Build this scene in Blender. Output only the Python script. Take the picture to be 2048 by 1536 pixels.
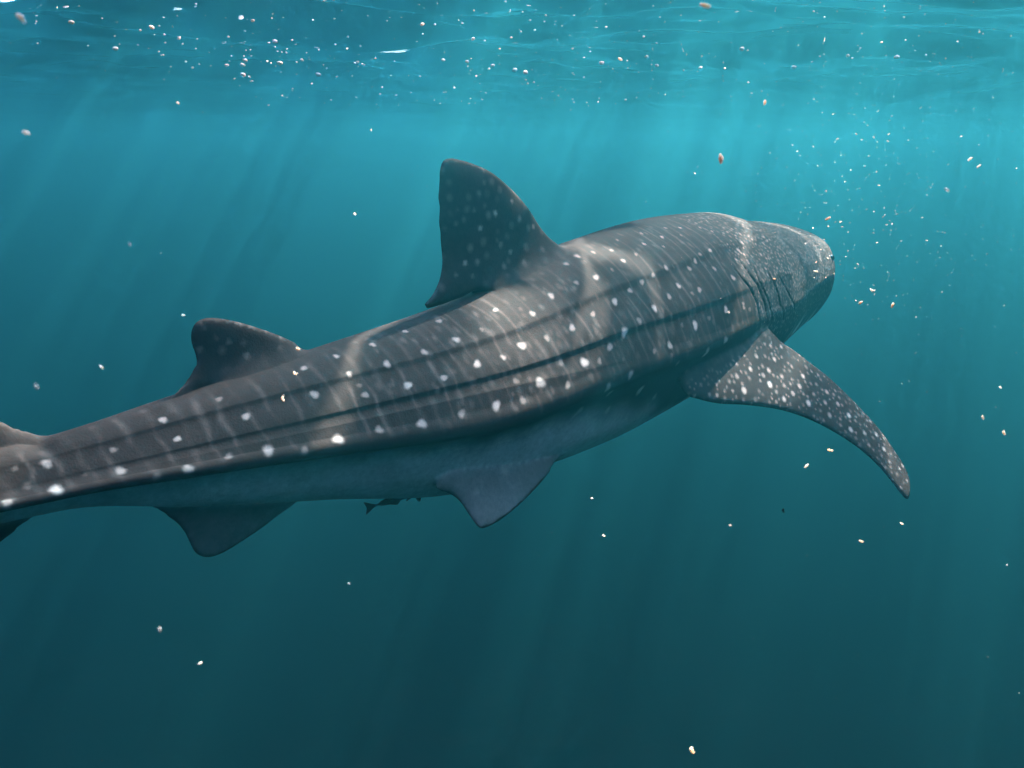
import bpy, bmesh, math, random
import numpy as np
from mathutils import Vector, Matrix, Quaternion, kdtree, geometry

random.seed(7)
rng = np.random.default_rng(11)
S = bpy.context.scene
C = S.collection
for o in list(bpy.data.objects):
    bpy.data.objects.remove(o)

# ------------------------------------------------------------------ camera
CAM_Z = -1.0                                   # one metre under the surface (z = 0)
PITCH = math.radians(17.0)
cam_d = bpy.data.cameras.new('camera')
cam_d.sensor_width = 36.0
cam_d.lens = 36.0 * 1550.0 / 2048.0
cam_d.clip_start = 0.05
cam_d.clip_end = 500.0
cam_d.dof.use_dof = True
cam_d.dof.focus_distance = 2.9
cam_d.dof.aperture_fstop = 8.0
cam = bpy.data.objects.new('camera', cam_d)
cam.location = (0, 0, CAM_Z)
cam.rotation_euler = (math.pi / 2 - PITCH, 0, 0)
C.objects.link(cam)
S.camera = cam

# ------------------------------------------------------------------ sky, sun, exposure
SUN_EL = math.radians(51.0)
SUN_AZ = math.radians(31.0)                    # to the right of straight ahead (+Y)
world = bpy.data.worlds.new('World')
S.world = world
world.use_nodes = True
wn = world.node_tree
wn.nodes.clear()
sky = wn.nodes.new('ShaderNodeTexSky')
sky.sky_type = 'NISHITA'
sky.sun_disc = False
sky.sun_elevation = SUN_EL
sky.sun_rotation = SUN_AZ
bg = wn.nodes.new('ShaderNodeBackground')
bg.inputs['Strength'].default_value = 0.15
wo = wn.nodes.new('ShaderNodeOutputWorld')
wn.links.new(sky.outputs[0], bg.inputs['Color'])
wn.links.new(bg.outputs[0], wo.inputs['Surface'])

sun_d = bpy.data.lights.new('sun', 'SUN')
sun_d.energy = 2.1
sun_d.angle = math.radians(0.8)
sun_d.color = (1.0, 0.90, 0.78)
sun = bpy.data.objects.new('sun', sun_d)
to_sun = Vector((math.sin(SUN_AZ) * math.cos(SUN_EL), math.cos(SUN_AZ) * math.cos(SUN_EL), math.sin(SUN_EL)))
sun.rotation_euler = to_sun.to_track_quat('Z', 'Y').to_euler()
sun.location = to_sun * 30
C.objects.link(sun)

S.view_settings.view_transform = 'Standard'
S.view_settings.look = 'None'
S.view_settings.gamma = 1.0
S.view_settings.exposure = 4.7
S.cycles.use_denoising = True
S.cycles.max_bounces = 4
S.cycles.diffuse_bounces = 2
S.cycles.glossy_bounces = 3
S.cycles.transmission_bounces = 3
S.cycles.volume_bounces = 0
S.cycles.use_adaptive_sampling = True
S.cycles.adaptive_threshold = 0.03
S.cycles.transparent_max_bounces = 8
S.cycles.sample_clamp_indirect = 6.0


# ------------------------------------------------------------------ helpers
def tag(o, label=None, cat=None, group=None, kind=None):
    if label: o['label'] = label
    if cat: o['category'] = cat
    if group: o['group'] = group
    if kind: o['kind'] = kind
    return o


def new_mat(name):
    m = bpy.data.materials.new(name)
    m.use_nodes = True
    m.node_tree.nodes.clear()
    return m, m.node_tree.nodes, m.node_tree.links


def principled(name, col, rough=0.6, spec=0.3, noise=None, attr=None, bump=None, sss=0.0):
    m, n, l = new_mat(name)
    out = n.new('ShaderNodeOutputMaterial')
    p = n.new('ShaderNodeBsdfPrincipled')
    l.new(p.outputs[0], out.inputs['Surface'])
    p.inputs['Base Color'].default_value = (*col, 1)
    p.inputs['Roughness'].default_value = rough
    p.inputs['Specular IOR Level'].default_value = spec
    tc = n.new('ShaderNodeTexCoord')
    src = None
    if attr:
        a = n.new('ShaderNodeAttribute')
        a.attribute_name = attr
        src = a.outputs['Color']
    if noise:
        cur = src
        for sc, lo, hi in noise:
            t = n.new('ShaderNodeTexNoise')
            t.inputs['Scale'].default_value = sc
            t.inputs['Detail'].default_value = 5
            t.inputs['Roughness'].default_value = 0.65
            l.new(tc.outputs['Object'], t.inputs['Vector'])
            r = n.new('ShaderNodeMapRange')
            r.inputs[1].default_value = 0.3
            r.inputs[2].default_value = 0.7
            r.inputs[3].default_value = lo
            r.inputs[4].default_value = hi
            l.new(t.outputs['Fac'], r.inputs[0])
            mx = n.new('ShaderNodeMix')
            mx.data_type = 'RGBA'
            mx.blend_type = 'MULTIPLY'
            mx.inputs[0].default_value = 1
            if cur is None:
                mx.inputs[6].default_value = (*col, 1)
            else:
                l.new(cur, mx.inputs[6])
            l.new(r.outputs[0], mx.inputs[7])
            cur = mx.outputs[2]
        src = cur
    if src is not None:
        l.new(src, p.inputs['Base Color'])
    if bump:
        t = n.new('ShaderNodeTexNoise')
        t.inputs['Scale'].default_value = bump[0]
        t.inputs['Detail'].default_value = 4
        l.new(tc.outputs['Object'], t.inputs['Vector'])
        b = n.new('ShaderNodeBump')
        b.inputs['Strength'].default_value = bump[1]
        b.inputs['Distance'].default_value = bump[2]
        l.new(t.outputs['Fac'], b.inputs['Height'])
        l.new(b.outputs[0], p.inputs['Normal'])
    return m


def translucent(name, col, size, noise):
    """soft organic scrap: light passes through it"""
    m = principled(name, col, .6, .2, noise=noise)
    p = next(x for x in m.node_tree.nodes if x.type == 'BSDF_PRINCIPLED')
    p.inputs['Subsurface Weight'].default_value = 1.0
    p.inputs['Subsurface Radius'].default_value = (1.0, .8, .65)
    p.inputs['Subsurface Scale'].default_value = size
    return m


def mesh_obj(name, verts, faces, mat, smooth=True, parent=None):
    me = bpy.data.meshes.new(name)
    me.from_pydata([tuple(v) for v in verts], [], faces)
    me.materials.append(mat)
    if smooth:
        me.polygons.foreach_set('use_smooth', [True] * len(me.polygons))
    me.update()
    o = bpy.data.objects.new(name, me)
    C.objects.link(o)
    o.parent = parent
    return o


def pchip(x, y, xq):
    x = np.asarray(x, float); y = np.asarray(y, float); xq = np.asarray(xq, float)
    h = np.diff(x); d = np.diff(y) / h
    m = np.zeros_like(y); m[0] = d[0]; m[-1] = d[-1]
    for i in range(1, len(x) - 1):
        if d[i - 1] * d[i] > 0:
            w1 = 2 * h[i] + h[i - 1]; w2 = h[i] + 2 * h[i - 1]
            m[i] = (w1 + w2) / (w1 / d[i - 1] + w2 / d[i])
    k = np.clip(np.searchsorted(x, xq) - 1, 0, len(x) - 2); t = (xq - x[k]) / h[k]
    return ((1 + 2 * t) * (1 - t) ** 2 * y[k] + t * (1 - t) ** 2 * h[k] * m[k]
            + t * t * (3 - 2 * t) * y[k + 1] + t * t * (t - 1) * h[k] * m[k + 1])


def smoothstep(a, b, x):
    t = np.clip((x - a) / (b - a), 0, 1)
    return t * t * (3 - 2 * t)


# ------------------------------------------------------------------ the sea: surface, sea bed, the water itself
HALF = 150.0


def axis(lo, hi, step, far, g_lo, g_hi):
    """grid lines: even between lo and hi, then growing step by step out to far"""
    a = list(np.arange(lo, hi + 1e-6, step))
    d, x = step, a[-1]
    while x < far:
        d *= g_hi; x += d; a.append(min(x, far))
    d, x = step, lo
    b = []
    while x > -far:
        d *= g_lo; x -= d; b.append(max(x, -far))
    return np.array(sorted(set(np.round(b[::-1] + a, 5))))


def build_surface():
    xs = axis(-7, 8, 0.058, HALF - 1, 1.016, 1.016)
    ys = axis(1.0, 14, 0.058, HALF - 1, 1.15, 1.014)
    X, Y = np.meshgrid(xs, ys)
    Z = np.zeros_like(X)
    r = np.random.default_rng(12)
    n = 70
    for i in range(n):
        lam = 0.36 * (4.0 / 0.36) ** r.random()
        k = 2 * math.pi / lam
        th = math.radians(90 + 22 + r.normal(0, 20))
        amp = WAVE * lam ** 1.05 / math.sqrt(n)
        ph = r.random() * 6.283
        a = k * (X * math.cos(th) + Y * math.sin(th)) + ph
        # slow change of wave height over the surface, so the trains come in groups
        g = 0.65 + 0.35 * np.sin(k * 0.13 * (X * math.cos(th + .9) + Y * math.sin(th + .9)) + r.random() * 6.28)
        Z += amp * g * (np.sin(a) + 0.18 * np.sin(2 * a + .6))
    edge = np.clip( (90 - np.maximum(abs(X), abs(Y))) / 40 + .2, .15, 1)
    Z *= edge
    ny, nx = X.shape
    V = np.stack([X, Y, Z], -1).reshape(-1, 3)
    idx = np.arange(nx * ny).reshape(ny, nx)
    F = np.stack([idx[:-1, :-1], idx[:-1, 1:], idx[1:, 1:], idx[1:, :-1]], -1).reshape(-1, 4)

    m, nd, l = new_mat('sea_surface')
    out = nd.new('ShaderNodeOutputMaterial')
    mix = nd.new('ShaderNodeMixShader')
    fr = nd.new('ShaderNodeFresnel'); fr.inputs['IOR'].default_value = 1.333
    tr = nd.new('ShaderNodeBsdfTransparent')
    gl = nd.new('ShaderNodeBsdfGlossy'); gl.inputs['Roughness'].default_value = 0.015
    gl.inputs['Color'].default_value = (.80, .77, .80, 1)
    geo = nd.new('ShaderNodeNewGeometry')
    # small ripples
    t1 = nd.new('ShaderNodeTexNoise'); t1.inputs['Scale'].default_value = 5.0; t1.inputs['Detail'].default_value = 3
    mp = nd.new('ShaderNodeMapping'); mp.inputs['Scale'].default_value = (.55, 1.0, 1.0); mp.inputs['Rotation'].default_value = (0, 0, .35)
    l.new(geo.outputs['Position'], mp.inputs['Vector'])
    l.new(mp.outputs[0], t1.inputs['Vector'])
    bp = nd.new('ShaderNodeBump'); bp.inputs['Strength'].default_value = 0.22; bp.inputs['Distance'].default_value = 0.02
    l.new(t1.outputs['Fac'], bp.inputs['Height'])
    l.new(bp.outputs[0], gl.inputs['Normal'])
    # sun caustics painted into the transparent colour: the surface lets through bright filaments and dimmer cells
    nz = nd.new('ShaderNodeTexNoise'); nz.inputs['Scale'].default_value = 1.6; nz.inputs['Detail'].default_value = 2
    l.new(geo.outputs['Position'], nz.inputs['Vector'])
    sub = nd.new('ShaderNodeVectorMath'); sub.operation = 'MULTIPLY_ADD'
    sub.inputs[1].default_value = (.9, .9, 0)
    off = nd.new('ShaderNodeVectorMath'); off.operation = 'ADD'; off.inputs[1].default_value = GOBO_OFF
    l.new(geo.outputs['Position'], off.inputs[0])
    l.new(nz.outputs['Color'], sub.inputs[0]); l.new(off.outputs[0], sub.inputs[2])
    flat = nd.new('ShaderNodeVectorMath'); flat.operation = 'MULTIPLY'; flat.inputs[1].default_value = (1, .8, 0)
    l.new(sub.outputs[0], flat.inputs[0])
    vo = nd.new('ShaderNodeTexVoronoi'); vo.feature = 'DISTANCE_TO_EDGE'; vo.inputs['Scale'].default_value = 1.25
    l.new(flat.outputs[0], vo.inputs['Vector'])
    ln = nd.new('ShaderNodeMapRange'); ln.inputs[1].default_value = 0.0; ln.inputs[2].default_value = 0.070
    ln.inputs[3].default_value = 1.0; ln.inputs[4].default_value = 0.0; ln.interpolation_type = 'SMOOTHSTEP'
    l.new(vo.outputs['Distance'], ln.inputs[0])
    n2 = nd.new('ShaderNodeTexNoise'); n2.inputs['Scale'].default_value = 1.1; n2.inputs['Detail'].default_value = 1
    l.new(flat.outputs[0], n2.inputs['Vector'])
    pa = nd.new('ShaderNodeMapRange'); pa.inputs[1].default_value = 0.42; pa.inputs[2].default_value = 0.68
    pa.inputs[3].default_value = 0.0; pa.inputs[4].default_value = 0.20
    l.new(n2.outputs['Fac'], pa.inputs[0])
    mu = nd.new('ShaderNodeMath'); mu.operation = 'MAXIMUM'
    h = nd.new('ShaderNodeMath'); h.operation = 'MULTIPLY'; h.inputs[1].default_value = 1.0
    l.new(ln.outputs[0], h.inputs[0])
    l.new(h.outputs[0], mu.inputs[0]); l.new(pa.outputs[0], mu.inputs[1])
    fin = nd.new('ShaderNodeMapRange'); fin.inputs[3].default_value = GOBO_LO; fin.inputs[4].default_value = 1.0
    l.new(mu.outputs[0], fin.inputs[0])
    l.new(fin.outputs[0], tr.inputs['Color'])
    l.new(fr.outputs[0], mix.inputs[0]); l.new(tr.outputs[0], mix.inputs[1]); l.new(gl.outputs[0], mix.inputs[2])
    l.new(mix.outputs[0], out.inputs['Surface'])
    V[:, 2] += WATER_Z
    o = mesh_obj('water_surface', V, F.tolist(), m)
    tag(o, 'rippled underside of the sea surface with bright and dark wave bands', 'water', kind='structure')
    return o


WATER_Z = -0.09
WAVE = 0.078
GOBO_LO = 0.16
GOBO_OFF = (5.1, 4.2, 0.0)
build_surface()

SEABED_Z = -26.0
g = 24
xs = np.linspace(-HALF + 1, HALF - 1, g)
V = [(x, y, SEABED_Z + 1.2 * math.sin(x * .07 + 1) * math.cos(y * .06)) for y in xs for x in xs]
F = [(j * g + i, j * g + i + 1, (j + 1) * g + i + 1, (j + 1) * g + i) for j in range(g - 1) for i in range(g - 1)]
sb = mesh_obj('seabed', V, F, principled('sea_bed_sand', (.05, .06, .055), .9, .1, noise=[(.15, .6, 1.2)]))
tag(sb, 'dark sea bed far below the shark', 'sea bed', kind='structure')

hm, hn, hl = new_mat('sea_water')
ho = hn.new('ShaderNodeOutputMaterial')
hv = hn.new('ShaderNodeVolumePrincipled')
hv.inputs['Color'].default_value = HAZE_COL = (.06, .64, .81, 1)
hv.inputs['Absorption Color'].default_value = (.0, .0, .02, 1)
hv.inputs['Density'].default_value = 0.070
hv.inputs['Anisotropy'].default_value = 0.85
hl.new(hv.outputs[0], ho.inputs['Volume'])
b0, b1 = SEABED_Z - 3.0, 0.9
V = [(x, y, z) for z in (b0, b1) for y in (-HALF, HALF) for x in (-HALF, HALF)]
F = [(0, 2, 3, 1), (4, 5, 7, 6), (0, 1, 5, 4), (2, 6, 7, 3), (0, 4, 6, 2), (1, 3, 7, 5)]
hz = mesh_obj('haze', V, F, hm, smooth=False)
tag(hz, 'blue green sea water filling the whole view', 'water', kind='stuff')

# ------------------------------------------------------------------ whale shark (local frame: x forward, y left, z up)
KS =[.002,.015,.040,.090,.16,.24,.33,.45,.555,.66,.72,.77,.82]
CZ =[-1.70,-1.70,-1.70,-1.71,-1.73,-1.75,-1.75,-1.74,-1.73,-1.72,-1.71,-1.70,-1.68]
W  =[.10,.30,.39,.445,.455,.475,.465,.41,.33,.215,.15,.10,.08]
HU =[.09,.175,.218,.27,.33,.426,.44,.38,.229,.160,.119,.085,.075]
HD =[.10,.27,.35,.41,.43,.42,.395,.455,.44,.278,.178,.088,.075]
ST_S=[0,.12,.28,.45,.60,.74,.85]
HEADP=[(0,1),(.20,.975),(.40,.91),(.58,.82),(.73,.70),(.83,.55),(.90,.36),(.95,.13),(.985,-.12),(1,-.37),(.97,-.60),(.83,-.81),(.48,-.95),(0,-1)]
SHOP=[(0,1),(.20,.97),(.42,.88),(.61,.75),(.74,.62),(.84,.49),(.92,.35),(.97,.22),(1,.08),(1.01,-.06),(.95,-.36),(.75,-.74),(.42,-.94),(0,-1)]
MIDP=[(0,1),(.18,.96),(.40,.83),(.59,.65),(.69,.54),(.78,.42),(.86,.29),(.92,.16),(.965,.02),(1.0,-.12),(.90,-.36),(.73,-.70),(.40,-.94),(0,-1)]
REAR=[(0,1),(.17,.96),(.36,.83),(.54,.63),(.64,.50),(.73,.36),(.81,.20),(.88,.04),(.945,-.11),(1.0,-.25),(.84,-.44),(.62,-.74),(.34,-.95),(0,-1)]
PEDP=[(0,1),(.17,.95),(.33,.83),(.46,.68),(.57,.51),(.67,.35),(.76,.19),(.85,.04),(.93,-.09),(1.0,-.20),(.74,-.42),(.47,-.78),(.25,-.95),(0,-1)]
STP=[HEADP,SHOP,SHOP,MIDP,REAR,PEDP,PEDP]
LC = 6.12206
SHARK_O = (0.4290, 3.3240, -1.75)
SHARK_ROT = 0.855958
BODY_SPOTS = [(0.7722,0.3005,13,0.8), (0.7729,0.6311,17,1.0), (0.7879,0.6611,14,0.8), (0.7511,0.5559,14,0.9), (0.7504,0.3306,9,0.4), (0.7299,0.202,11,0.8), (0.7279,0.379,10,0.8), (0.7293,0.6644,15,1.0), (0.7409,0.6745,11,0.3), (0.7818,0.2788,8,0.2), (0.7804,0.4875,10,0.2), (0.762,0.5042,7,0.15), (0.6992,0.3372,13,0.8), (0.6972,0.6344,19,0.9), (0.7129,0.621,12,0.5), (0.6829,0.6661,14,0.5), (0.6665,0.6394,19,1.0), (0.646,0.621,15,0.7), (0.6672,0.3022,15,0.8), (0.6474,0.2287,11,0.7), (0.6467,0.1152,11,0.7), (0.6256,0.1119,12,0.8), (0.6269,0.227,15,0.8), (0.6453,0.3973,13,0.6), (0.6645,0.1269,12,0.6), (0.7061,0.1669,10,0.3), (0.6453,0.3205,10,0.2), (0.6037,0.0918,11,0.6), (0.5812,0.0952,13,0.5), (0.5826,0.2037,16,0.8), (0.6044,0.217,14,0.7), (0.6228,0.4023,16,0.9), (0.6024,0.4107,14,0.7), (0.5799,0.379,17,0.9), (0.5628,0.384,13,0.7), (0.5471,0.3472,20,0.9), (0.5294,0.3556,15,0.5), (0.5096,0.3523,17,0.8), (0.5457,0.1369,13,0.7), (0.528,0.2053,14,0.7), (0.5082,0.177,16,0.8), (0.5642,0.1953,11,0.35), (0.513,0.5559,22,1.0), (0.5478,0.5843,23,1.0), (0.5287,0.5142,15,0.45), (0.5621,0.5392,14,0.35), (0.5628,0.6277,16,0.5), (0.5799,0.616,20,1.0), (0.601,0.616,17,0.7), (0.6242,0.6311,19,1.0), (0.5307,0.6294,15,0.45), (0.5144,0.7529,21,0.6), (0.5164,0.7629,19,0.55), (0.5471,0.7579,23,0.35), (0.526,0.7913,21,0.6), (0.5532,0.7629,23,0.3), (0.4652,0.0935,15,0.8), (0.4782,0.1018,13,0.6), (0.4693,0.1853,17,0.9), (0.4857,0.1753,13,0.4), (0.468,0.3105,18,0.9), (0.4495,0.2805,15,0.6), (0.4345,0.2571,16,0.8), (0.4202,0.2437,14,0.6), (0.4038,0.2354,16,0.8), (0.4359,0.1669,14,0.8), (0.4523,0.182,11,0.4), (0.4195,0.1603,12,0.5), (0.4352,0.1185,12,0.7), (0.4509,0.1035,12,0.5), (0.4018,0.1352,12,0.7), (0.3772,0.1319,13,0.8), (0.3445,0.1152,11,0.7), (0.3595,0.0985,11,0.5), (0.3902,0.0918,11,0.5), (0.3875,0.1669,10,0.35), (0.4188,0.0868,10,0.4), (0.4898,0.3272,14,0.5), (0.4386,0.409,19,0.8), (0.4748,0.4741,22,1.0), (0.4584,0.4457,17,0.5), (0.4898,0.5209,18,0.7), (0.4182,0.3773,16,0.6), (0.4025,0.3406,16,0.8), (0.3847,0.394,17,0.6), (0.38,0.2771,15,0.6), (0.369,0.2538,15,0.7), (0.3438,0.2354,15,0.7), (0.3588,0.2354,13,0.5), (0.3534,0.3205,15,0.5), (0.3383,0.394,18,0.8), (0.3042,0.2738,18,0.6), (0.3629,0.5292,19,1.0), (0.4038,0.5543,22,1.0), (0.4373,0.611,19,0.9), (0.3861,0.5442,14,0.3), (0.3725,0.6811,21,0.8), (0.397,0.7012,24,0.8), (0.4175,0.5326,12,0.25), (0.3943,0.399,12,0.3), (0.3029,0.0467,10,0.5), (0.3145,0.0801,9,0.5), (0.2824,0.0918,12,0.5), (0.3561,0.1469,9,0.4), (0.4816,0.6795,18,0.8), (0.4598,0.7579,23,0.9), (0.5014,0.6912,19,0.7), (0.4939,0.7245,18,0.5), (0.4113,0.7546,16,0.6), (0.4079,0.773,16,0.6), (0.4045,0.7896,14,0.5), (0.4864,0.783,20,0.6), (0.4959,0.7947,16,0.4), (0.4543,0.6177,13,0.4), (0.4373,0.7913,18,0.35), (0.5021,0.5776,14,0.3), (0.4393,0.6628,13,0.25), (0.4325,0.6962,14,0.25), (0.2899,0.2437,16,0.7), (0.2776,0.2037,14,0.5), (0.2728,0.3222,14,0.6), (0.2387,0.2371,13,0.5), (0.2503,0.2721,12,0.5), (0.3124,0.7613,19,0.6), (0.3104,0.7078,16,0.6), (0.3302,0.5776,16,0.3), (0.3377,0.5359,13,0.6), (0.3383,0.5559,13,0.6), (0.3056,0.7462,16,0.5), (0.2763,0.7396,14,0.4), (0.2333,0.7663,15,0.4), (0.2967,0.4558,14,0.3)]
D_SPOTS = [(-0.668,0.567,12,0.5), (-0.763,0.531,16,0.7), (-0.842,0.487,15,0.6), (-0.92,0.376,15,0.6), (-0.553,0.471,13,0.6), (-0.696,0.393,14,0.35), (-0.685,0.293,15,0.35), (-0.489,0.321,17,0.9), (-0.868,0.547,12,0.2), (-0.759,0.438,11,0.15), (-1.793,0.265,10,0.25)]
P_SPOTS = [(0.139,0.179,16,0.5), (0.175,0.101,16,0.6), (0.195,0.217,18,0.8), (0.13,0.324,18,0.6), (0.153,0.419,18,0.7), (0.214,0.306,20,0.7), (0.263,0.362,24,1.0), (0.204,0.542,24,1.0), (0.213,0.364,18,0.5), (0.275,0.248,18,0.6), (0.344,0.102,19,0.8), (0.364,0.176,21,0.7), (0.355,0.331,20,0.7), (0.365,0.253,20,0.6), (0.448,0.195,23,1.0), (0.477,0.016,19,0.7), (0.504,0.082,19,0.5), (0.554,0.002,19,0.7), (0.629,-0.014,21,0.8), (0.559,0.112,21,0.6), (0.68,0.042,21,0.9), (0.74,-0.031,19,0.7), (0.792,-0.109,19,0.8), (0.733,-0.147,17,0.5), (0.862,-0.078,19,0.7), (0.793,-0.002,16,0.5), (0.985,-0.128,17,0.6), (0.137,0.533,19,0.5), (0.174,0.679,17,0.3), (0.312,0.275,18,0.4), (0.416,0.05,16,0.4), (0.439,0.119,16,0.4), (0.275,0.132,16,0.4), (0.325,0.028,16,0.35), (0.418,-0.011,14,0.35), (0.51,-0.02,17,0.35), (0.307,0.351,16,0.35), (0.268,0.506,17,0.3), (0.181,0.328,16,0.4), (0.177,0.529,15,0.35), (0.579,-0.069,14,0.3), (0.664,-0.092,14,0.35), (0.628,0.085,16,0.4), (0.761,0.051,16,0.35), (0.919,-0.05,14,0.4), (0.983,-0.036,14,0.35)]
GILLS = [[[0.3288, 0.3589], [0.3261, 0.4224], [0.3186, 0.5042], [0.3158, 0.5743], [0.3165, 0.6761]], [[0.3145, 0.3406], [0.3124, 0.4157], [0.3063, 0.4975], [0.3035, 0.5876], [0.3015, 0.6928]], [[0.2995, 0.3639], [0.3035, 0.4491], [0.296, 0.5693], [0.2906, 0.7129]], [[0.2844, 0.4073], [0.2756, 0.5159], [0.2728, 0.6277], [0.2599, 0.7346]], [[0.264, 0.4574], [0.2503, 0.591], [0.2312, 0.7379]]]
D1 = [(-0.321,0.377), (-0.376,0.39), (-0.433,0.416), (-0.494,0.465), (-0.568,0.542), (-0.665,0.615), (-0.756,0.667), (-0.843,0.696), (-0.913,0.711), (-0.952,0.715), (-0.982,0.707), (-0.998,0.68), (-1.007,0.618), (-1.01,0.54), (-1.009,0.459), (-1.007,0.394), (-1.029,0.347), (-1.064,0.308), (-1.092,0.283), (-1.117,0.266), (-1.109,0.252), (-1.044,0.252), (-0.95,0.257), (-0.826,0.259), (-0.721,0.201), (-0.429,0.236)]
D2 = [(-1.507,0.185), (-1.54,0.196), (-1.573,0.213), (-1.634,0.25), (-1.693,0.281), (-1.749,0.307), (-1.804,0.327), (-1.844,0.334), (-1.869,0.327), (-1.883,0.308), (-1.888,0.279), (-1.884,0.248), (-1.887,0.223), (-1.909,0.209), (-1.939,0.187), (-1.965,0.172), (-1.982,0.164), (-1.962,0.152), (-1.907,0.151), (-1.839,0.151), (-1.771,0.112), (-1.651,0.083), (-1.512,0.126)]
AN = [(-1.616,-0.254), (-1.687,-0.273), (-1.754,-0.295), (-1.819,-0.311), (-1.866,-0.32), (-1.903,-0.32), (-1.93,-0.308), (-1.949,-0.286), (-1.959,-0.254), (-1.97,-0.216), (-1.99,-0.179), (-2.019,-0.148), (-2.05,-0.121), (-2.006,-0.099), (-1.843,-0.127), (-1.629,-0.201)]
PV = [(-0.561,0.043), (-0.716,0.095), (-0.824,0.13), (-0.922,0.156), (-1.01,0.173), (-1.09,0.181), (-1.148,0.178), (-1.164,0.164), (-1.178,0.124), (-1.194,0.069), (-1.22,0.034), (-1.271,-0.004), (-1.195,-0.057), (-0.9,-0.113), (-0.575,-0.083)]
PC = [(-0.028,0.136), (0.151,0.058), (0.227,0.007), (0.306,-0.035), (0.441,-0.106), (0.609,-0.157), (0.773,-0.184), (0.916,-0.173), (1.017,-0.143), (1.073,-0.089), (1.099,0.0), (1.049,0.022), (0.952,0.017), (0.83,0.039), (0.708,0.094), (0.573,0.186), (0.454,0.295), (0.353,0.42), (0.25,0.582), (0.174,0.717), (0.107,0.808), (0.052,0.857), (-0.041,0.813), (-0.084,0.516)]
PVO = [-1.132, -0.214, -0.274]
PCF = {'o': [0.74, -0.388, 0.009], 'e1': [0.1607, -0.6348, -0.7558], 'e2': [-0.9812, -0.0202, -0.1917]}
REM_LOC = (-0.372, 2.376, -2.123)
CLOUD = (1.535, 3.391, -1.195)
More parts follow.
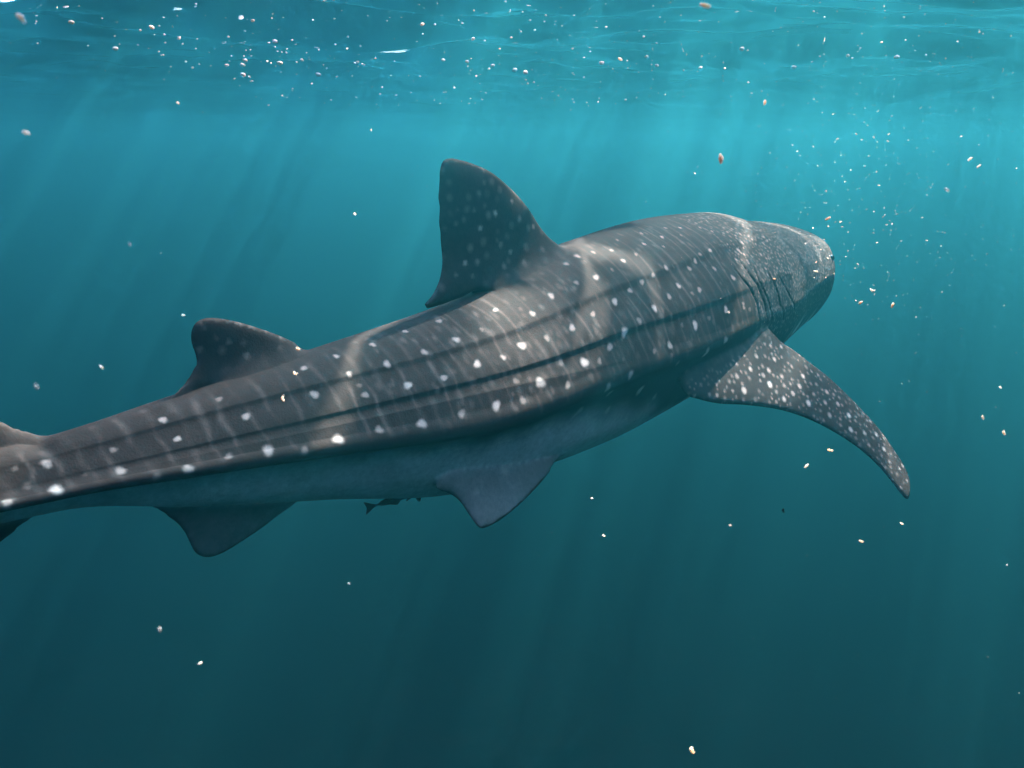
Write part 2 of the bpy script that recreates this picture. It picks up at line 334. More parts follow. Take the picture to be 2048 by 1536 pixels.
FLAKES = [
    (0.307, 1.187, -1.016, 0.0188, 1, 0, 1.35, 'upright pink scrap drifting above the back, right of the tall dorsal fin', None),
    (-0.249, 0.873, -1.224, 0.0064, 0, 0, 0.3, 'round orange scrap at the front base of the second dorsal fin, the upper of two', None),
    (-0.252, 0.864, -1.251, 0.0064, 0, 2, 0.5, 'curled orange scrap in front of the second dorsal fin, the lower of two', None),
    (-0.284, 0.913, -1.298, 0.0084, 1, 2, 1.4, 'curved pale pink scrap over the flank below the second dorsal fin', None),
    (-0.458, 1.061, -1.224, 0.0053, 2, 0, 0.1, 'small pale scrap in open water left above the second dorsal fin tip', None),
    (0.404, 0.741, -1.038, 0.0063, 1, 0, 0.7, 'soft pale pink scrap alone in the water right of the crumb cloud', None),
    (-0.466, 1.148, -0.941, 0.0059, 1, 0, 0.7, 'small pink scrap just under the surface at the upper left', None),
    (-0.24, 1.389, -0.972, 0.0058, 1, 0, 1.2, 'small pink scrap under the surface left of the tall dorsal fin', None),
    (0.431, 1.403, -0.927, 0.0116, 1, 0, 1.5, 'upright pink scrap at the water line above the shark head', None),
    (0.609, 0.9, -1.338, 0.0074, 0, 1, 1.2, 'orange scrap near the right edge, level with the pectoral fin', None),
    (0.583, 0.906, -1.32, 0.0063, 0, 0, 1.2, 'orange scrap left of another near the right edge by the pectoral fin', None),
    (0.443, 1.006, -1.404, 0.0083, 0, 1, 0.3, 'bean shaped orange scrap under the middle of the pectoral fin', None),
    (0.41, 0.999, -1.425, 0.0083, 2, 0, -1.1, 'thin pale upright scrap under the pectoral fin', None),
    (0.111, 0.986, -1.468, 0.0053, 1, 0, 0.5, 'small pink scrap right of the pelvic fin', None),
    (0.336, 0.872, -1.431, 0.0074, 3, 1, 1.2, 'small dark scrap in open water below the pectoral fin', None),
    (0.543, 0.976, -1.502, 0.0059, 1, 0, 0.5, 'small pink scrap right below the tip of the pectoral fin', None),
    (0.459, 0.915, -1.496, 0.0067, 0, 0, 0.2, 'orange scrap in open water below the pectoral fin tip', None),
    (0.181, 0.638, -1.58, 0.0086, 0, 1, 1.2, 'long orange scrap near the bottom edge of the view', None),
    (-0.3, 0.57, -1.393, 0.0058, 1, 1, 1.3, 'soft pink scrap in dark water at the lower left, the upper of two', None),
    (-0.338, 0.715, -1.535, 0.006, 2, 0, -0.4, 'pale scrap in dark water at the lower left, the lower of two', None),
    (-0.202, 0.846, -1.517, 0.0042, 2, 0, 0.0, 'tiny pale scrap in dark water below the anal fin', None),
    (0.128, 0.971, -1.518, 0.0047, 2, 0, 0.8, 'tiny pale scrap in dark water below right of the pelvic fin', None),
    (0.304, 0.975, -1.504, 0.0047, 1, 0, 0.1, 'tiny pink scrap in dark water left of the dark scrap', None),
    (-0.314, 0.526, -0.991, 0.006, 1, 0, 0.3, 'blurred pink scrap close by at the left edge under the surface', None),
    (-0.307, 0.478, -1.148, 0.0044, 1, 1, 1.0, 'blurred faint scrap close by above the tail', None),
    (-0.413, 0.751, -1.212, 0.006, 2, 2, 0.2, 'pale curved scrap left of the second dorsal fin', None),
    (-0.296, 0.605, -1.072, 0.0036, 1, 0, 1.3, 'faint pink scrap in the blue water left of the dorsal fin', None),
    (-0.219, 1.102, -1.089, 0.0047, 1, 0, 0.9, 'tiny pink scrap in open water left of the dorsal fin', None),
    (-0.317, 0.547, -0.92, 0.0093, 1, 0, 0.8, 'large blurred pink scrap close by in the upper left corner', None),
    (0.149, 0.66, -0.895, 0.0099, 0, 0, 0.2, 'blurred orange scrap at the top edge over the shark head', None),
    (0.78, 1.374, -1.019, 0.0087, 2, 0, -0.8, 'pale scrap at the upper right, the upper of a close pair', None),
    (0.795, 1.371, -1.031, 0.0087, 2, 0, -0.7, 'pale scrap at the upper right, the lower of a close pair', None),
    (0.635, 1.589, -1.138, 0.0128, 0, 0, -0.6, 'pink orange scrap just above the top of the snout', None),
    (0.647, 1.421, -1.277, 0.0103, 0, 0, -0.6, 'orange scrap below the crumb cloud, the left of two', None),
    (0.707, 1.42, -1.282, 0.0118, 0, 0, -1.3, 'upright orange scrap below the crumb cloud, the right of two', None),
    (0.726, 1.547, -1.276, 0.012, 2, 2, 0.4, 'pale curved scrap at the lower end of the crumb cloud', None),
    (0.487, 1.434, -1.234, 0.0079, 0, 0, 0.2, 'small orange scrap in front of the gill slits', None),
    (0.612, 1.558, -1.239, 0.0094, 2, 0, 0.2, 'small pale scrap in front of the snout side', None),
    (0.209, 1.618, -0.837, 0.0115, 1, 0, 0.4, 'pale pink scrap close under the surface above the back', None),
    (0.68, 1.031, -1.32, 0.0053, 2, 0, 0.4, 'tiny pale scrap at the right edge above two orange scraps', None),
]
CRUMBS = [(1.521, 3.297, -0.897, 0.0081), (1.489, 2.961, -1.228, 0.0056), (0.986, 2.473, -1.278, 0.0063), (1.443, 3.773, -1.372, 0.0096), (1.356, 3.408, -0.979, 0.0063), (2.055, 4.046, -1.15, 0.0076), (1.482, 3.176, -1.371, 0.0122), (1.216, 2.993, -1.019, 0.0055), (1.243, 3.711, -1.385, 0.0071), (1.376, 3.701, -0.998, 0.0091), (1.726, 3.605, -1.322, 0.0069), (1.39, 3.943, -1.021, 0.0146), (1.134, 3.106, -1.246, 0.0059), (1.351, 2.411, -1.436, 0.0063), (1.843, 4.003, -1.419, 0.0153), (1.469, 2.956, -1.339, 0.0075), (1.325, 2.86, -0.897, 0.007), (1.908, 4.234, -1.002, 0.0078), (1.632, 3.793, -0.968, 0.007), (1.615, 4.129, -0.842, 0.0101), (1.42, 3.344, -1.212, 0.0063), (1.375, 3.213, -1.333, 0.0061), (1.305, 2.956, -1.033, 0.0055), (1.751, 4.152, -1.114, 0.0103), (1.77, 3.652, -1.289, 0.0069), (1.926, 4.077, -1.412, 0.0078), (1.419, 3.355, -1.485, 0.0086), (1.601, 4.042, -1.273, 0.0102), (1.295, 2.617, -1.433, 0.0068), (1.792, 3.816, -1.323, 0.0121), (1.131, 2.408, -1.413, 0.0063), (1.633, 3.542, -1.012, 0.0066), (1.65, 4.062, -1.556, 0.0131), (1.369, 3.337, -1.303, 0.0085), (1.162, 2.474, -1.182, 0.0062), (1.391, 3.943, -1.159, 0.0099), (1.512, 3.115, -1.482, 0.006), (1.598, 4.059, -1.214, 0.0127), (1.593, 3.967, -1.382, 0.0126), (1.312, 2.784, -1.106, 0.0052), (1.147, 2.479, -1.131, 0.0047), (1.446, 3.3, -1.396, 0.0063), (1.406, 2.923, -1.059, 0.0054), (1.432, 3.012, -1.284, 0.0096), (1.652, 3.639, -1.108, 0.0113), (1.642, 3.715, -1.134, 0.007), (1.705, 4.254, -1.078, 0.0079), (1.094, 2.608, -1.253, 0.0083), (1.935, 4.181, -0.971, 0.0154), (1.698, 3.88, -1.487, 0.0075), (1.383, 3.518, -1.236, 0.0066), (2.018, 3.664, -1.383, 0.007), (1.482, 3.229, -1.148, 0.0121), (1.46, 3.389, -1.432, 0.013), (2.102, 3.994, -1.179, 0.01), (1.848, 4.185, -1.044, 0.013), (1.526, 3.626, -1.186, 0.0068), (1.418, 3.969, -1.129, 0.0074), (1.575, 3.577, -1.225, 0.0067), (1.982, 4.266, -1.091, 0.0079), (1.012, 2.486, -1.192, 0.0047), (1.29, 3.143, -0.877, 0.0057), (1.343, 2.75, -1.274, 0.0052), (1.443, 3.417, -1.479, 0.0066), (1.83, 4.114, -0.952, 0.0126), (1.679, 4.196, -0.96, 0.0155), (1.358, 3.264, -1.136, 0.0061), (1.507, 3.968, -1.089, 0.0074), (1.619, 3.325, -1.269, 0.0126), (1.643, 4.044, -1.654, 0.0131), (1.253, 2.799, -1.211, 0.0088), (1.686, 3.464, -1.572, 0.0067), (1.359, 3.472, -1.491, 0.0112), (1.773, 4.005, -1.598, 0.0103), (1.642, 3.405, -1.318, 0.0086), (1.496, 3.978, -1.29, 0.0075), (1.313, 3.105, -0.952, 0.0114), (2.066, 4.156, -0.81, 0.0152), (1.04, 2.391, -1.451, 0.0047), (1.203, 3.042, -1.382, 0.0078), (1.593, 3.447, -0.975, 0.0064), (2.044, 3.86, -1.44, 0.0123), (1.401, 2.967, -1.545, 0.0097), (1.526, 2.795, -1.36, 0.0072), (1.453, 3.038, -1.04, 0.0056), (1.563, 3.719, -1.361, 0.0094), (1.613, 3.096, -1.179, 0.0097), (1.53, 3.514, -0.911, 0.0065), (1.968, 4.084, -1.436, 0.0078), (1.705, 3.76, -1.563, 0.0073), (1.499, 3.598, -1.326, 0.0137), (1.399, 2.503, -1.325, 0.0048), (1.819, 3.629, -1.674, 0.0118), (1.585, 3.427, -0.948, 0.0126), (1.791, 4.289, -0.837, 0.0078), (1.69, 3.582, -1.027, 0.0066), (1.286, 2.658, -1.204, 0.005), (1.099, 2.905, -0.884, 0.0071), (1.681, 3.836, -1.088, 0.0119), (1.303, 2.484, -1.12, 0.0047), (1.611, 3.666, -1.629, 0.0071), (1.457, 3.272, -1.472, 0.0126), (1.695, 3.802, -0.841, 0.0116), (1.19, 2.776, -1.255, 0.007), (1.433, 3.135, -1.245, 0.0079), (1.599, 3.078, -1.263, 0.0117), (1.144, 2.749, -1.43, 0.0089), (0.972, 2.811, -0.994, 0.0104), (1.894, 3.978, -1.58, 0.0077), (0.95, 2.734, -1.185, 0.0052)]
BUBBLES = [(-0.782, 4.987, -0.656, 0.0126), (-0.004, 4.433, -0.448, 0.0138), (-2.628, 6.424, -0.407, 0.0121), (1.407, 9.216, -0.418, 0.0117), (-0.108, 6.719, -0.297, 0.0084), (-2.143, 5.026, -0.319, 0.0342), (-1.631, 7.001, -0.416, 0.0484), (-1.511, 4.183, -0.61, 0.0052), (0.187, 4.88, -0.308, 0.009), (-0.578, 4.014, -0.413, 0.0049), (-1.157, 9.457, -0.404, 0.018), (0.921, 4.628, -0.313, 0.0086), (-1.075, 7.635, -0.25, 0.0143), (0.931, 6.708, -0.392, 0.0126), (-1.555, 5.254, -0.745, 0.0134), (0.301, 3.503, -0.641, 0.0066), (-0.141, 4.354, -0.474, 0.0108), (-1.74, 6.016, -0.287, 0.0187), (0.298, 4.006, -0.666, 0.0076), (-0.39, 10.262, -0.34, 0.013), (0.66, 3.801, -0.644, 0.0191), (-0.421, 4.819, -0.223, 0.0059), (0.211, 5.308, -0.212, 0.0163), (-1.764, 6.334, -0.622, 0.012), (-2.53, 7.405, -0.305, 0.0371), (1.233, 5.052, -0.286, 0.0062), (-0.892, 10.823, -0.315, 0.0274), (3.493, 8.324, -0.386, 0.0157), (-2.164, 4.635, -0.457, 0.0086), (-0.698, 3.18, -0.826, 0.0081), (-3.122, 9.856, -0.203, 0.0186), (-0.334, 3.665, -0.492, 0.0113), (-1.937, 6.217, -0.353, 0.0078), (-2.798, 8.88, -0.327, 0.0224), (1.04, 8.589, -0.231, 0.0216), (-0.201, 4.488, -0.771, 0.0057), (2.837, 5.877, -0.259, 0.0109), (-0.149, 5.449, -0.51, 0.0171), (-2.194, 7.602, -0.268, 0.0143), (-1.137, 4.637, -0.501, 0.0087), (-1.547, 7.37, -0.4, 0.0139), (-2.302, 9.53, -0.303, 0.024), (1.84, 4.523, -0.54, 0.0113), (-1.387, 6.535, -0.339, 0.0082), (-2.556, 6.465, -0.202, 0.0321), (-1.104, 3.412, -0.724, 0.0043), (0.051, 4.79, -0.374, 0.0119), (-0.94, 3.598, -0.563, 0.0112), (-2.954, 7.564, -0.26, 0.0237), (0.753, 7.124, -0.6, 0.0136), (-2.953, 5.675, -0.201, 0.0385), (0.937, 8.809, -0.395, 0.0111), (2.528, 6.14, -0.29, 0.0076), (0.106, 5.588, -0.59, 0.0141), (-0.303, 9.556, -0.399, 0.0181), (-2.334, 6.901, -0.322, 0.0173), (-0.028, 3.771, -0.384, 0.0116), (-2.065, 7.794, -0.472, 0.0148), (-1.672, 6.237, -0.303, 0.0117), (-1.95, 4.429, -0.414, 0.0137), (1.938, 8.936, -0.211, 0.0168), (2.06, 4.456, -0.348, 0.011), (0.272, 8.64, -0.387, 0.0109), (-3.534, 8.581, -0.258, 0.0108), (0.844, 11.48, -0.364, 0.0291), (-0.34, 6.33, -0.381, 0.0317), (0.557, 5.982, -0.348, 0.0112), (0.1, 6.181, -0.471, 0.0427), (-2.531, 5.014, -0.421, 0.0094), (-2.054, 7.251, -0.325, 0.0136), (0.478, 7.408, -0.511, 0.0094), (1.739, 7.691, -0.301, 0.0386), (0.731, 9.764, -0.491, 0.0248), (2.712, 6.758, -0.294, 0.0338), (-0.975, 4.619, -0.627, 0.0087), (0.504, 4.52, -0.387, 0.014), (-2.414, 5.797, -0.39, 0.0145), (-2.072, 9.092, -0.536, 0.0115), (0.572, 4.547, -0.772, 0.0058), (-1.91, 5.812, -0.589, 0.0073), (2.433, 7.199, -0.342, 0.0497), (0.552, 5.144, -0.505, 0.0354), (-2.24, 5.031, -0.415, 0.0125), (-2.302, 8.279, -0.205, 0.057), (3.2, 6.956, -0.285, 0.0478), (-0.241, 4.936, -0.499, 0.0093), (-1.458, 7.747, -0.254, 0.0243), (-1.547, 5.747, -0.38, 0.0179), (-1.742, 6.755, -0.343, 0.0169), (-2.638, 8.173, -0.232, 0.0563), (0.106, 4.978, -0.287, 0.0154), (-0.972, 4.853, -0.255, 0.006), (2.807, 6.094, -0.522, 0.0077), (-0.641, 4.397, -0.638, 0.0055), (2.199, 8.469, -0.201, 0.0424), (-1.162, 3.965, -0.611, 0.0124), (-1.258, 4.034, -0.553, 0.0075), (-0.811, 7.33, -0.403, 0.0184), (-1.218, 6.874, -0.355, 0.0172), (-1.546, 3.647, -0.536, 0.0045), (0.841, 7.861, -0.406, 0.0099), (-1.442, 4.713, -0.327, 0.0233), (-2.495, 8.987, -0.226, 0.0226), (1.739, 7.147, -0.259, 0.0089), (-2.534, 6.614, -0.397, 0.0207), (-2.16, 5.732, -0.357, 0.0107), (0.202, 7.605, -0.432, 0.0192), (0.342, 4.671, -0.307, 0.0086), (-2.272, 5.394, -0.413, 0.0135), (-1.978, 6.196, -0.387, 0.0426), (-0.009, 4.613, -0.289, 0.0057), (0.687, 3.995, -0.527, 0.0099), (-1.468, 6.375, -0.294, 0.0159), (1.369, 8.179, -0.227, 0.0154), (-3.096, 5.501, -0.233, 0.0102), (-1.754, 6.215, -0.291, 0.0116), (-2.548, 7.601, -0.209, 0.0142), (-1.018, 4.848, -0.434, 0.0121), (-0.544, 10.815, -0.392, 0.0206), (-1.887, 3.905, -0.433, 0.0072), (1.379, 4.907, -0.459, 0.0122), (1.423, 3.246, -0.502, 0.006), (-1.985, 7.904, -0.214, 0.0396), (0.846, 5.611, -0.261, 0.0069), (-0.151, 6.525, -0.389, 0.0327), (-2.09, 4.423, -0.504, 0.0303), (-2.379, 7.357, -0.389, 0.0509), (2.25, 6.266, -0.389, 0.0157), (-0.899, 5.288, -0.218, 0.0065), (0.151, 8.794, -0.319, 0.0111), (0.488, 6.696, -0.43, 0.0126), (-2.263, 4.801, -0.396, 0.006), (-1.753, 6.385, -0.308, 0.008), (0.838, 4.805, -0.296, 0.0089), (0.734, 8.47, -0.32, 0.0213), (-0.481, 4.55, -0.417, 0.0085), (-1.776, 10.776, -0.464, 0.0137), (-0.604, 6.397, -0.652, 0.0081), (0.39, 10.838, -0.386, 0.0137), (0.67, 6.404, -0.665, 0.0122), (-1.917, 4.573, -0.52, 0.0086), (-1.128, 9.082, -0.255, 0.0114), (1.151, 4.507, -0.593, 0.0141), (-1.185, 8.586, -0.583, 0.0109), (-0.601, 9.853, -0.475, 0.0125), (-0.57, 8.163, -0.442, 0.0206), (-2.472, 5.996, -0.289, 0.0149), (2.925, 5.845, -0.426, 0.0073), (0.159, 5.903, -0.217, 0.0146), (-1.542, 7.098, -0.261, 0.0089), (-1.95, 4.731, -0.396, 0.0147), (-0.642, 4.927, -0.28, 0.0061), (-0.373, 7.17, -0.637, 0.0137), (1.051, 3.62, -0.774, 0.0046), (-1.013, 5.642, -0.464, 0.0177), (0.83, 5.008, -0.206, 0.0092), (-1.422, 4.483, -0.505, 0.0084), (-1.816, 4.633, -0.456, 0.0115), (-0.335, 8.64, -0.368, 0.0109), (-0.516, 4.865, -0.325, 0.024), (2.541, 9.578, -0.438, 0.0121), (-2.811, 8.413, -0.339, 0.0159), (-2.191, 6.062, -0.344, 0.0076), (-2.738, 10.638, -0.388, 0.0135), (-1.516, 8.182, -0.207, 0.041), (-1.853, 5.233, -0.414, 0.0065), (-0.59, 6.292, -0.293, 0.0078), (-2.448, 5.653, -0.363, 0.007), (1.305, 9.481, -0.48, 0.0241), (-1.44, 4.597, -0.65, 0.0116), (1.638, 4.446, -0.349, 0.011), (-0.349, 3.994, -0.798, 0.0051), (-1.46, 10.415, -0.375, 0.0264), (1.586, 5.565, -0.584, 0.014), (-0.725, 4.911, -0.3, 0.0091), (-0.968, 12.033, -0.318, 0.0153), (-2.058, 6.526, -0.476, 0.0164), (-2.352, 7.829, -0.233, 0.0098), (-2.038, 5.167, -0.236, 0.0127), (1.149, 4.886, -0.479, 0.0061), (-1.069, 3.338, -0.653, 0.0063), (-2.662, 10.006, -0.34, 0.0127), (-1.585, 5.623, -0.325, 0.0384), (-1.072, 5.571, -0.545, 0.007), (-0.217, 5.035, -0.588, 0.0127), (-1.717, 4.592, -0.437, 0.0114), (0.522, 10.644, -0.317, 0.0135), (0.612, 6.585, -0.685, 0.0084), (1.411, 3.974, -0.393, 0.0098), (1.355, 7.296, -0.558, 0.0139), (0.762, 8.392, -0.566, 0.016), (-0.999, 3.573, -0.61, 0.0067), (-0.265, 4.222, -0.395, 0.0052), (0.151, 5.463, -0.637, 0.0069), (-1.752, 5.515, -0.34, 0.0069), (1.855, 6.005, -0.213, 0.0112), (-0.191, 4.143, -0.491, 0.0206), (1.363, 3.68, -0.567, 0.0046), (-2.247, 5.996, -0.431, 0.0113), (0.342, 6.363, -0.223, 0.0079), (3.828, 8.742, -0.217, 0.011), (-1.052, 6.586, -0.596, 0.0167), (1.187, 7.38, -0.239, 0.0369), (-1.655, 4.919, -0.384, 0.0153), (-0.079, 5.318, -0.405, 0.0133), (0.583, 6.301, -0.286, 0.0118), (0.028, 8.251, -0.271, 0.057), (2.022, 6.681, -0.362, 0.0084), (-1.053, 5.711, -0.473, 0.0072), (-1.238, 7.584, -0.231, 0.019), (3.236, 5.795, -0.256, 0.0108), (-0.834, 4.244, -0.524, 0.0106), (-3.573, 8.52, -0.338, 0.0107), (-0.509, 6.193, -0.383, 0.031), (-1.785, 5.24, -0.375, 0.0098), (0.814, 6.33, -0.305, 0.0079), (0.731, 4.3, -0.664, 0.0054), (0.535, 9.124, -0.368, 0.0115), (2.903, 5.868, -0.384, 0.0147), (-3.506, 6.214, -0.268, 0.0155), (-1.137, 5.843, -0.268, 0.0145), (0.062, 4.922, -0.252, 0.0121), (-2.666, 9.765, -0.441, 0.0124), (-1.578, 7.093, -0.358, 0.0178), (3.448, 5.73, -0.511, 0.0072), (0.54, 4.913, -0.211, 0.006), (-0.398, 11.057, -0.389, 0.0281), (-1.659, 8.794, -0.493, 0.0223), (0.41, 7.285, -0.567, 0.0185), (1.875, 6.845, -0.234, 0.0469)]



def section(s, t):
    k = int(np.clip(np.searchsorted(ST_S, s) - 1, 0, len(ST_S) - 2))
    f = min(max((s - ST_S[k]) / (ST_S[k + 1] - ST_S[k]), 0), 1); f = f * f * (3 - 2 * f)
    y = (1 - f) * np.array(STP[k]) + f * np.array(STP[k + 1])
    K = len(y)
    P = np.vstack([[-y[1][0], y[1][1]], y, [-y[-2][0], y[-2][1]]])
    q = t * (K - 1); k = np.clip(q.astype(int), 0, K - 2); f = (q - k)[:, None]
    a, b, c, d = P[k], P[k + 1], P[k + 2], P[k + 3]
    uv = .5 * ((2 * b) + (-a + c) * f + (2 * a - 5 * b + 4 * c - d) * f * f + (-a + 3 * b - 3 * c + d) * f ** 3)
    w = pchip(KS, W, [s])[0]; hu = pchip(KS, HU, [s])[0]; hd = pchip(KS, HD, [s])[0]
    u = uv[:, 0] * w; v = np.where(uv[:, 1] > 0, uv[:, 1] * hu, uv[:, 1] * hd)
    du = np.gradient(u, t); dv = np.gradient(v, t); nn = np.hypot(du, dv) + 1e-9
    nu, nv = -dv / nn, du / nn
    A = (np.interp(s, [.12, .22, .4, .6, .72, .8], [0, .004, .008, .006, .003, 0]),
         np.interp(s, [.12, .25, .4, .62, .72, .8], [0, .004, .008, .006, .003, 0]),
         np.interp(s, [.18, .30, .45, .6, .8], [0, .004, .016, .020, .010]))
    bmp = np.zeros_like(t)
    for a_, tr, up_ in zip(A, (3 / 13, 6 / 13, 9 / 13), (.08, .085, .12)):
        d_ = t - tr
        bmp += a_ * np.where(d_ < 0, np.exp(-(d_ / up_) ** 2), np.exp(-(d_ / .024) ** 2))
        bmp -= a_ * .12 * np.exp(-((d_ - .07) / .04) ** 2)
    return u + nu * bmp, v + nv * bmp, nu, nv


def spine(s):
    """local position and heading of the body axis at s"""
    ss = np.linspace(.85, 0, 1701)
    ps = math.radians(6) * np.clip((.55 - ss) / .35, 0, 1)
    xy = np.cumsum(np.stack([np.cos(ps), np.sin(ps)], -1) * (.85 / 1700 * LC), 0)
    i0 = np.argmin(abs(ss - .40))
    xy = xy - xy[i0]
    return (np.array([np.interp(s, ss[::-1], xy[::-1, 0]), np.interp(s, ss[::-1], xy[::-1, 1]),
                      pchip(KS, CZ, [s])[0] + 1.75]), float(np.interp(s, ss[::-1], ps[::-1])))


NS = 860
S_ = np.concatenate([.002 + .028 * (np.linspace(0, 1, 46) ** 1.6), np.linspace(.03, .82, NS)[1:]])
TR = np.linspace(0, 1, 280)
TL = np.linspace(0, 1, 110)
nS, nR, nL = len(S_), len(TR), len(TL)


def side_points(T, sgn):
    P = np.zeros((nS, len(T), 3)); N = np.zeros((nS, len(T), 3))
    for i, s in enumerate(S_):
        u, v, nu, nv = section(s, T)
        c, ps = spine(s)
        tn = np.array([math.cos(ps), math.sin(ps), 0]); lt = np.array([-math.sin(ps), math.cos(ps), 0])
        sh = np.interp(s, [.002, .06, .12, .2], [.10, .10, .08, 0])
        P[i] = c - sgn * u[:, None] * lt + v[:, None] * np.array([0, 0, 1]) - tn * (sh * (v.max() - v))[:, None]
        N[i] = -sgn * nu[:, None] * lt + nv[:, None] * np.array([0, 0, 1])
    return P, N


PR, NR_ = side_points(TR, 1)
PL, NL_ = side_points(TL, -1)


def paint(P, N, T, seed, sgn):
    """skin colour and grooves on one flank; returns displaced points and colours"""
    r = np.random.default_rng(seed)
    n, m = P.shape[:2]
    arc = np.concatenate([np.zeros((n, 1)), np.cumsum(np.linalg.norm(np.diff(P, axis=1), axis=-1), 1)], 1)
    spot = np.zeros((n, m)); pit = np.zeros((n, m))
    SS = S_[:, None] * np.ones((1, m)); TT = T[None, :] * np.ones((n, 1))
    xs_ = S_ * LC

    def put(s, t, rad, g, ex=1.0, soft=.55):
        i0, i1 = np.searchsorted(S_, [s - 2 * rad / LC, s + 2 * rad / LC])
        ic = int(np.clip(np.searchsorted(S_, s), 0, n - 1))
        a0 = np.interp(t, T, arc[ic])
        if i1 <= i0: return
        per = arc[ic, -1] + 1e-6
        j0, j1 = np.searchsorted(T, [t - 3 * rad * ex / per - .01, t + 3 * rad * ex / per + .01])
        da = (arc[i0:i1, j0:j1] - np.interp(t, T, arc[ic])) / (rad * ex)
        dx = (xs_[i0:i1, None] - s * LC) / rad
        ang = np.arctan2(da, dx)
        wob = 1 + .13 * np.sin(2 * ang + s * 900) + .10 * np.sin(3 * ang + t * 700)
        d = np.hypot(dx, da) / wob
        val = g * (1 - smoothstep(1 - soft, 1 + soft * .7, d))
        spot[i0:i1, j0:j1] = np.maximum(spot[i0:i1, j0:j1], val)

    for s, t, rad, g in BODY_SPOTS:
        put(s, t, rad * .00076, g * (.78 if s > .6 and t > .5 else .95))
    # dense small flecks over head and gills
    taken = {}
    for k in range(9000):
        s = .012 + .31 * r.random() ** .85; t = .01 + .77 * r.random()
        if s > .20 and t < .45 + (.30 - s) * 1.5 and r.random() < .6: continue
        X, Y = s * LC, t * 1.35; ci, cj = int(X / .021), int(Y / .021)
        if any((X - q[0]) ** 2 + (Y - q[1]) ** 2 < .0195 ** 2 for di in (-1, 0, 1) for dj in (-1, 0, 1) for q in taken.get((ci + di, cj + dj), ())): continue
        taken.setdefault((ci, cj), []).append((X, Y))
        put(s, t, .0048 + .0045 * r.random(), .14 + .42 * r.random() ** 1.6, 1, .5)
    # faint dashes between the rows of spots
    for k in range(420):
        s = .22 + .42 * r.random(); t = .04 + .64 * r.random()
        put(s, t, .005 + .006 * r.random(), .03 + .10 * r.random(), 1.8, .7)
    # thin pale bars across the back, between the columns of spots
    bars = np.zeros((n, m))
    s0 = .262
    while s0 < .80:
        s0 += .0078 + .0022 * r.random()
        lo = s0 - .016; hi = s0 + .016
        i0, i1 = np.searchsorted(S_, [lo, hi])
        ph = r.random(4) * 6.28
        T_ = T[None, :]
        sc = s0 + .0013 * np.sin(T_ * 5 + ph[0]) + .0005 * np.sin(T_ * 23 + ph[1]) - .003 * T_
        wd = (.0008 + .0005 * r.random()) * (1 + .35 * np.sin(T_ * 13 + ph[2]))
        br = .35 + .65 * smoothstep(-.6, .5, np.sin(T_ * (8 + 6 * r.random()) + ph[3]) + .4 * np.sin(T_ * 29 + ph[1]))
        bars[i0:i1] += np.exp(-((S_[i0:i1, None] - sc) / wd) ** 2) * br * (.20 + .25 * r.random()) * smoothstep(.02, .08, T_) * (1 - smoothstep(.62, .70, T_))
    # gill slits
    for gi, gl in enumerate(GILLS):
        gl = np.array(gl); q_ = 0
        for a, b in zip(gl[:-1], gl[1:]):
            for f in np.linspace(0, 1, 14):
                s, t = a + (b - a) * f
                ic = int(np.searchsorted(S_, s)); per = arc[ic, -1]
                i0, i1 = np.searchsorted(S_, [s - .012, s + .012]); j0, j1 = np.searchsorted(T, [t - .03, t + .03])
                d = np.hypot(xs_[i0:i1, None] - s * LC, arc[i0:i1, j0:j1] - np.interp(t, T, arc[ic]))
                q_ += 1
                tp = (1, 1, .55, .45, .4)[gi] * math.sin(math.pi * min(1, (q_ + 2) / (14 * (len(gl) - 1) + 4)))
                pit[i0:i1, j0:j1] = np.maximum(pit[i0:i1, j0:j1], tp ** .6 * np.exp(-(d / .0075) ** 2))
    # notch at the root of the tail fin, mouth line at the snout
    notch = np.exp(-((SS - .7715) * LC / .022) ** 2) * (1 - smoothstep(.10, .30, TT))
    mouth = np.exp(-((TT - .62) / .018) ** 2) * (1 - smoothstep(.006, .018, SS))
    P2 = P - N * (.009 * pit + .014 * notch + .014 * mouth)[..., None]
    # base colours
    lim = np.interp(S_, [.0, .15, .28, .40, .50, .60, .70, .82], [.80, .80, .86, .83, .755, .725, .715, .71])[:, None]
    blot = .018 * np.sin(SS * 190) + .014 * np.sin(SS * 71 + 1) + .02 * np.sin(SS * 37 + TT * 9)
    belly = smoothstep(-.02, .07, TT - lim + blot * smoothstep(.45, .3, SS) + .3 * blot)
    dark = np.array([.0185, .0150, .0145]); pale = np.array([.42, .42, .41]); white = np.array([.33, .31, .285])
    col = dark + (pale - dark) * belly[..., None]
    col = col + (white - col) * np.clip(spot, 0, 1)[..., None]
    col = col + (np.array([.11, .10, .093]) - col) * np.clip(bars * (1 - spot), 0, .7)[..., None]
    col = col * (1 - .4 * np.clip(pit + .6 * notch + .7 * mouth, 0, 1))[..., None]  # shade in gill slits, tail notch and mouth line painted into the colour
    return P2, col


